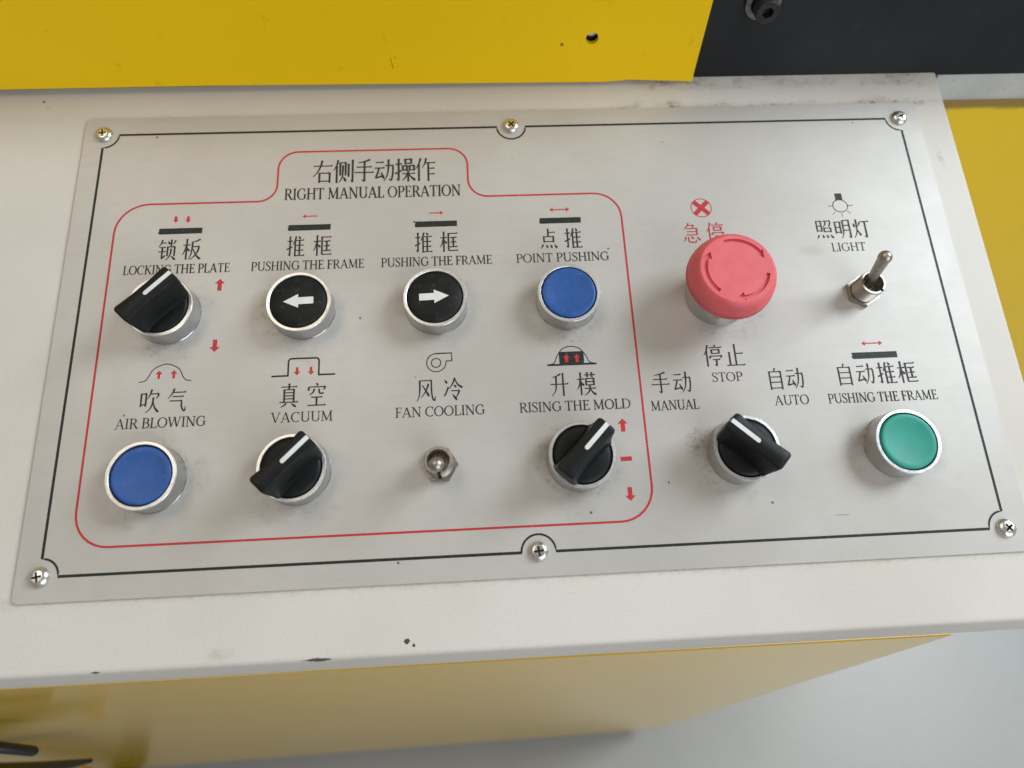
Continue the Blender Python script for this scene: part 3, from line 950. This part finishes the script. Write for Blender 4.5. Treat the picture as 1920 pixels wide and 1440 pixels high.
# mould
ink = Ink()
ink.stroke(spline([(210.0, 81.4), (212.2, 82.2), (213.6, 85.3), (216.2, 88.6), (220.1, 89.8), (224.0, 88.6), (226.6, 85.3), (228.0, 82.2), (230.2, 81.4)], 6), 0.42)
ink.poly([(209.0, 80.7), (231.2, 80.7), (231.2, 81.6), (209.0, 81.6)])
ink.poly([(214.5, 81.2), (225.7, 81.2), (225.7, 87.3), (214.5, 87.3)])
ink.done('mould_symbol', 'line', plate, 'black block under a dome outline above 升模')
ink = Ink()
ink.k = 30
ink.z = lambda: 0.19 * MM
arrow_mark(ink, 217.8, 84.1, 4.0, 1.5, 0.7, 1.8, 90)
arrow_mark(ink, 222.5, 84.1, 4.0, 1.5, 0.7, 1.8, 90)
ink.done('arrow_symbol', 'redink', plate, 'two red arrows pointing up on the black block')
# stop cross
ink = Ink()
ink.stroke(arc(289.65, 159.2, 5.0, 5.0, 0, 350, 35), 0.42, closed=True)
for a in (45, 135):
    c, s = math.cos(R(a)), math.sin(R(a))
    ink.stroke([(289.65 - 5 * c, 159.2 - 5 * s), (289.65 + 5 * c, 159.2 + 5 * s)], 2.3)
ink.done('cross_symbol', 'redink', plate, 'red cross in a thin red circle')
# lamp
ink = Ink()
ink.stroke(arc(359.0, 158.2, 3.7, 3.4, 0, 350, 35), 0.42, closed=True)
ink.poly([(357.3, 161.5), (360.8, 161.5), (360.8, 165.2), (357.3, 165.2)])
ink.stroke([(352.9, 158.2), (355.1, 158.25)], 0.3)
ink.stroke([(363.0, 158.3), (365.4, 158.35)], 0.3)
ink.done('lamp_symbol', 'ink', plate, 'small lamp outline with a black socket')
ink = Ink()
for a in (-132, -90, -46):
    c, s = math.cos(R(a)), math.sin(R(a))
    ink.stroke([(359.0 + 4.4 * c, 158.2 + 4.1 * s), (359.0 + 6.6 * c, 158.2 + 6.2 * s)], 0.32)
ink.done('ray_symbol', 'redink', plate, 'three red rays under the lamp outline')

# ------------------------------------------------------------------ screws
def cross_loop(L, w_):
    return [(w_, w_), (w_, L), (-w_, L), (-w_, w_), (-L, w_), (-L, -w_), (-w_, -w_), (-w_, -L), (w_, -L), (w_, -w_), (L, -w_), (L, w_)]
def make_screw(x, y, rot, label):
    bm = bmesh.new()
    lathe(bm, mmp([(4.15, 0.02), (4.15, 0.35), (4.0, 0.9), (3.5, 1.55), (2.7, 2.05), (2.3, 2.2)]), 40)
    ci = [(2.3 * MM * math.cos(2 * PI * i / 40), 2.3 * MM * math.sin(2 * PI * i / 40)) for i in range(40)]
    cl = [(a * MM, b * MM) for a, b in cross_loop(1.95, 0.42)][::-1]
    lp = filled(bm, [ci, cl], 2.2 * MM)
    lo = [bm.verts.new((a * 0.8, b * 0.8, 0.9 * MM)) for a, b in cl]
    n = len(cl)
    for i in range(n):
        bm.faces.new((lp[1][i], lp[1][(i + 1) % n], lo[(i + 1) % n], lo[i])).material_index = 1
    for tri in tessellate_polygon([[v.co for v in lo]]):
        bm.faces.new([lo[i] for i in tri]).material_index = 1
    bmesh.ops.remove_doubles(bm, verts=bm.verts, dist=2e-6)
    o = obj('screw', bm, ['screw', 'socket'], con, ang=40)
    o.location = (x, y, 0)
    o.rotation_euler = (0, 0, R(rot))
    o['label'] = label
    return o
for x, y, a, l in ((0, 0.2085, 8, 'cross head screw in the top left corner of the plate'), (0.1992, 0.2086, 40, 'cross head screw at the middle of the top edge'),
                   (0.4, 0.2085, 25, 'cross head screw in the top right corner of the plate'), (0, 0, 12, 'cross head screw in the bottom left corner of the plate'),
                   (0.1999, 0.0002, 6, 'cross head screw at the middle of the bottom edge'), (0.4, 0, 38, 'cross head screw in the bottom right corner of the plate')):
    make_screw(x, y, a, l)

# ------------------------------------------------------------------ push buttons
BEZ = [(14.45, 0.0), (14.45, 0.35), (14.25, 0.6), (14.25, 9.6)]
RIM = [(14.25, 9.6), (13.95, 10.0), (12.85, 10.05), (12.65, 9.9), (12.6, 6.5)]
def bezel(name, x, y, label):
    bm = bmesh.new()
    lathe(bm, mmp(BEZ), 96)
    lathe(bm, mmp(RIM), 96, 1)
    # little dents on the rim
    for v in bm.verts:
        if v.co.z > 9.9 * MM:
            v.co.z += random.uniform(-0.04, 0.03) * MM
            k = 1 + random.uniform(-0.0015, 0.0015)
            v.co.x *= k
            v.co.y *= k
    o = obj(name, bm, ['chrome', 'rim'], con, ang=24)
    o.location = (x, y, 0)
    o['label'] = label
    return o
def push_button(x, y, mat, label, capz=9.9, dish=0.9, arrow=None, flat=False):
    b = bezel('push_button', x, y, label)
    bm = bmesh.new()
    if flat:
        pr = [(12.1, 6.6), (12.1, capz - 0.25), (11.9, capz), (6, capz), (0, capz)]
    else:
        pr = [(12.1, 6.6), (12.1, capz - 0.9), (12.0, capz - 0.4), (11.7, capz - 0.12), (11.2, capz)]
        for i in range(1, 9):
            rr = 11.2 * (1 - i / 8)
            pr.append((rr, capz - dish * (1 - (rr / 11.2) ** 2)))
    lathe(bm, mmp(pr), 80)
    obj('button_cap', bm, mat, b, ang=60)
    if arrow is not None:
        ink = Ink()
        ink.z = lambda: (capz + 0.06) * MM
        arrow_mark(ink, arrow[0], arrow[1], 13.2, 3.3, 1.65, 6.6, arrow[2])
        ink.done('arrow_mark', 'white', b)
    return b
push_button(0.100, 0.112, 'blackcap', 'black push button with a white arrow pointing left', arrow=(-0.1, 0.3, 182), flat=True, capz=9.7)
push_button(0.160, 0.112, 'blackcap', 'black push button with a white arrow pointing right', arrow=(-0.4, 0.3, 2), flat=True, capz=9.7)
push_button(0.220, 0.112, 'blue', 'blue push button under POINT PUSHING', capz=10.4)
push_button(0.040, 0.0375, 'blue', 'blue push button under AIR BLOWING')
push_button(0.360, 0.0375, 'green', 'green push button in the bottom right corner', capz=10.4)

# ------------------------------------------------------------------ selector switches
def selector(x, y, ang, label):
    b = bezel('selector_switch', x, y, label)
    bm = bmesh.new()
    lathe(bm, mmp([(12.15, 6.6), (12.15, 9.6), (11.9, 10.0), (10.5, 10.45), (7, 10.7), (0, 10.8)]), 80)
    obj('knob_base', bm, 'knob', b, ang=50)
    # handle, axis along +x, lofted from a wide foot to a narrower waisted top
    bm = bmesh.new()
    levels = []
    N = 22
    def outline(f, inset=0.0):
        L = 12.9 + (13.7 - 12.9) * min(1, f * 1.15) - inset
        rc = 1.7
        pts = []
        for k in range(N + 1):
            u = -math.cos(PI * k / N)
            xx = L * u
            flare = (abs(xx) / 13.6) ** 2
            hb = 6.1
            ht = 3.75 + 0.75 * flare
            g = f ** 0.55
            hw = hb * (1 - g) + ht * g - inset
            cb = math.sqrt(max(0, 13.45 ** 2 - xx ** 2))
            capb = min(hw, cb)
            e = abs(xx) - (L - rc)
            capt = hw if e <= 0 else hw - rc + math.sqrt(max(0, rc * rc - e * e))
            q = min(1, f * 1.9)
            yy = capb * (1 - q) + capt * q
            pts.append((xx, max(yy, 0.02)))
        return pts + [(a, -b) for a, b in reversed(pts)]
    for f, z, ins in ((0, 10.15, 0), (0.12, 11.2, 0), (0.3, 13.4, 0), (0.55, 16.6, 0), (0.8, 19.8, 0), (0.97, 22.2, 0), (1.0, 22.75, 0.15), (1.0, 23.0, 0.5)):
        levels.append([bm.verts.new((px * MM, py * MM, z * MM)) for px, py in outline(f, ins)])
    for a, c in zip(levels, levels[1:]):
        n = len(a)
        for i in range(n):
            bm.faces.new((a[i], a[(i + 1) % n], c[(i + 1) % n], c[i]))
    tv = levels[-1]
    half = N + 1
    for i in range(N):
        bm.faces.new((tv[i], tv[i + 1], tv[2 * half - 2 - i], tv[2 * half - 1 - i]))
    h = obj('handle', bm, 'knob', b, ang=38)
    h.rotation_euler = (0, 0, R(ang))
    # white index line on top, folding over the tip
    bm = bmesh.new()
    zt_ = 23.08
    w2 = 0.95
    path = [(0.2, zt_), (13.1, zt_), (13.45, 22.85), (13.62, 22.3), (13.62, 20.8)]
    left = [bm.verts.new((px * MM, w2 * MM, pz * MM)) for px, pz in path]
    right = [bm.verts.new((px * MM, -w2 * MM, pz * MM)) for px, pz in path]
    for i in range(len(path) - 1):
        bm.faces.new((right[i], right[i + 1], left[i + 1], left[i]))
    rnd = [bm.verts.new(((0.2 + w2 * math.cos(a)) * MM, w2 * math.sin(a) * MM, zt_ * MM)) for a in [PI / 2 + PI * k / 8 for k in range(1, 8)]]
    bm.faces.new([left[0]] + rnd + [right[0]])
    o = obj('index_line', bm, 'white', b, sm=False)
    o.rotation_euler = (0, 0, R(ang))
    return b
selector(0.040, 0.112, 45, 'black selector switch under LOCKING THE PLATE, its handle covering part of the caption')
selector(0.100, 0.038, 44.5, 'black selector switch under VACUUM')
selector(0.220, 0.038, 46, 'black selector switch beside the red arrows, under RISING THE MOLD')
selector(0.290, 0.0378, 137, 'black selector switch turned to the upper left, between MANUAL and AUTO')

# ------------------------------------------------------------------ emergency stop
bm = bmesh.new()
lathe(bm, mmp([(14.8, 0.0), (14.9, 0.6), (14.6, 1.2), (14.4, 9.2), (14.0, 9.8), (12.0, 10.0), (10, 10.0)]), 80)
es = obj('emergency_stop', bm, 'chrome', con)
es.location = (0.2904, 0.1120, 0)
es['label'] = 'red mushroom emergency stop button'
bm = bmesh.new()
NK = 220
def knurl(i, z):
    return (0.26 * MM if i % 2 else -0.16 * MM) if 18.0 * MM < z < 20.6 * MM else 0
lathe(bm, mmp([(12.5, 9.4), (14.5, 9.8), (15.0, 11.5), (15.8, 13.8), (16.8, 15.6), (17.9, 16.8), (18.9, 17.5), (19.3, 18.1), (19.3, 20.5), (19.35, 21.2),
               (19.2, 22.4), (18.8, 24.0), (18.2, 25.6), (17.4, 27.0), (16.6, 27.9), (16.1, 28.3), (15.7, 28.5)]), NK, rmod=knurl)
TOPR = 15.7
top_loop = [(TOPR * MM * math.cos(2 * PI * i / NK), TOPR * MM * math.sin(2 * PI * i / NK)) for i in range(NK)]
ztop = 28.5 * MM
def estop_arrow(a0):
    ro, ri = 14.25, 12.65
    o_ = [(ro * math.cos(R(a0 - 73 * k / 14)), ro * math.sin(R(a0 - 73 * k / 14))) for k in range(15)]
    i_ = [(ri * math.cos(R(a0 - 73 * k / 14)), ri * math.sin(R(a0 - 73 * k / 14))) for k in range(15)]
    a1 = a0 - 73
    hd = [(15.3, a1 + 1.5), (13.4, a1 - 14), (11.3, a1 - 0.5)]
    pts = o_ + [(r_ * math.cos(R(a_)), r_ * math.sin(R(a_))) for r_, a_ in hd] + i_[::-1]
    return [(x * MM, y * MM) for x, y in pts]
holes = [estop_arrow(a) for a in (107, 229, 349)]
n0 = len(bm.faces)
lp = filled(bm, [top_loop] + holes, ztop)
for h_ in lp[1:]:
    lo = [bm.verts.new((v.co.x, v.co.y, ztop - 1.0 * MM)) for v in h_]
    n = len(h_)
    for i in range(n):
        bm.faces.new((h_[i], h_[(i + 1) % n], lo[(i + 1) % n], lo[i]))
    for tri in tessellate_polygon([[v.co for v in lo]]):
        bm.faces.new([lo[i] for i in tri])
mh = obj('mushroom_head', bm, 'red', es, ang=32)
for pl in mh.data.polygons:
    if pl.index >= n0 and abs(pl.normal.z) > 0.9:
        pl.use_smooth = False

# ------------------------------------------------------------------ toggle switches
def toggle(x, y, nutrot, slot, tip, label):
    bm = bmesh.new()
    outer = [(a * MM, b * MM) for a, b in hexpts(8.0, R(nutrot))]
    inner = [(5.9 * MM * math.cos(-2 * PI * i / 36), 5.9 * MM * math.sin(-2 * PI * i / 36)) for i in range(36)]
    t_ = filled(bm, [outer, inner], 2.3 * MM)
    lo = [bm.verts.new((v.co.x, v.co.y, 0.0)) for v in t_[0]]
    for i in range(6):
        bm.faces.new((t_[0][i], t_[0][(i + 1) % 6], lo[(i + 1) % 6], lo[i]))
    ed = [e for e in bm.edges if abs(e.verts[0].co.z - 2.3 * MM) < 1e-7 and abs(e.verts[1].co.z - 2.3 * MM) < 1e-7 and
          all(v.co.xy.length > 6.4 * MM for v in e.verts)]
    bmesh.ops.bevel(bm, geom=ed, offset=0.0003, segments=2, affect='EDGES')
    n_ = obj('toggle_switch', bm, 'nickel', con, ang=30)
    n_.location = (x, y, 0)
    n_['label'] = label
    # threaded bushing with a keyway
    bm = bmesh.new()
    pr = []
    z = 0.0
    while z < 9.6:
        pr += [(5.95, z), (5.60, z + 0.35)]
        z += 0.7
    pr += [(5.9, 10.1), (5.85, 10.7), (5.65, 10.9), (4.75, 10.9), (4.55, 10.6), (4.4, 4.0), (3.4, 2.6), (0, 2.4)]
    nseg = 72
    half = 5.0 / 2
    rings = lathe(bm, mmp(pr), nseg)
    # cut the keyway: remove wall faces inside the slot
    rm = []
    for f in bm.faces:
        c = f.calc_center_median()
        a = math.degrees(math.atan2(c.y, c.x)) - slot
        a = (a + 180) % 360 - 180
        if c.xy.length > 4.2 * MM and c.z > 1.0 * MM and abs(a) < 9:
            rm.append(f)
    bmesh.ops.delete(bm, geom=rm, context='FACES')
    obj('bushing', bm, 'nickel', n_, ang=22)
    bm = bmesh.new()
    prism(bm, [(a * MM, b * MM) for a, b in [(3.9, -1.0), (5.35, -1.0), (5.35, 1.0), (3.9, 1.0)]], 2.4 * MM, 9.8 * MM)
    k_ = obj('keyway_shade', bm, 'dark', n_, sm=False)  # added dark block in the cut slot, its shade painted as colour
    k_.rotation_euler = (0, 0, R(slot))
    bm = bmesh.new()
    lathe(bm, mmp([(0, 2.7), (4.3, 2.7), (4.35, 5.0), (2.0, 6.2), (0, 6.2)]), 40)
    obj('inner_seal', bm, 'nickel', n_, ang=30)
    # lever: slim neck, thicker round end
    bm = bmesh.new()
    L = math.sqrt(tip[0] ** 2 + tip[1] ** 2 + (tip[2] - 4.0) ** 2)
    prf = [(1.5, 0), (1.75, 3), (2.1, 8), (2.65, L - 5), (2.9, L - 3.6)]
    for k in range(9):
        a = PI / 2 * k / 8
        prf.append((2.95 * math.cos(a), L - 2.95 + 2.95 * math.sin(a)))
    lathe(bm, mmp(prf), 36)
    lv = obj('lever', bm, 'nickel', n_, ang=60)
    lv.location = (0, 0, 4.0 * MM)
    lv.rotation_euler = Vector((tip[0], tip[1], tip[2] - 4.0)).to_track_quat('Z', 'X').to_euler()
    return n_
toggle(0.160, 0.0380, 0, -88, (0.1, -4.7, 25.5), 'bare metal toggle switch under FAN COOLING, its lever pointing down at the operator')
toggle(0.3600, 0.1115, 92, -52, (-2.3, 5.6, 28.6), 'bare metal toggle switch under LIGHT with its lever flipped up')

# ------------------------------------------------------------------ blurred lever low on the left
lv = top('black_pedal_lever', 'blurred black lever with a rounded tip and an orange strap, bottom left corner', 'lever', (-0.25, -0.050, 0.42))
def tube(bm, pts, rad, n=16):
    pts = [Vector(p) for p in pts]
    rings = []
    for i, p in enumerate(pts):
        d = (pts[min(i + 1, len(pts) - 1)] - pts[max(i - 1, 0)]).normalized()
        qn = d.to_track_quat('Z', 'Y')
        rings.append([bm.verts.new(p + qn @ Vector((rad[i] * math.cos(2 * PI * k / n), rad[i] * math.sin(2 * PI * k / n), 0))) for k in range(n)])
    for a, b in zip(rings, rings[1:]):
        for k in range(n):
            bm.faces.new((a[k], a[(k + 1) % n], b[(k + 1) % n], b[k]))
    bm.faces.new(rings[0][::-1])
    bm.faces.new(rings[-1])
LV = Matrix.Translation((0.25, 0.050, -0.42))
bm = bmesh.new()
tube(bm, [(-0.175, -0.0375, 0.716), (-0.150, -0.043, 0.700), (-0.100, -0.0480, 0.668), (-0.0785, -0.0520, 0.639), (-0.0770, -0.0524, 0.6375)], [0.0036, 0.0036, 0.0032, 0.0028, 0.0014])
o = obj('upper_arm', bm, 'rubber', lv); o.matrix_parent_inverse = LV
bm = bmesh.new()
tube(bm, [(-0.315, -0.062, 0.42), (-0.270, -0.060, 0.45), (-0.190, -0.0590, 0.50), (-0.130, -0.0570, 0.535), (-0.082, -0.0552, 0.568)], [0.0130, 0.0130, 0.0100, 0.0050, 0.0014])
o = obj('lower_arm', bm, 'rubber', lv); o.matrix_parent_inverse = LV
bm = bmesh.new()
tube(bm, [(-0.108, -0.0560, 0.548), (-0.115, -0.0565, 0.52), (-0.135, -0.057, 0.46)], [0.0022, 0.0024, 0.0024], 8)
o = obj('strap', bm, 'strap', lv); o.matrix_parent_inverse = LV
bm = bmesh.new()
tube(bm, [(-0.315, -0.062, 0.0), (-0.315, -0.062, 0.010), (-0.315, -0.062, 0.011), (-0.315, -0.062, 0.432)], [0.022, 0.022, 0.011, 0.011])
o = obj('post', bm, 'rubber', lv); o.matrix_parent_inverse = LV
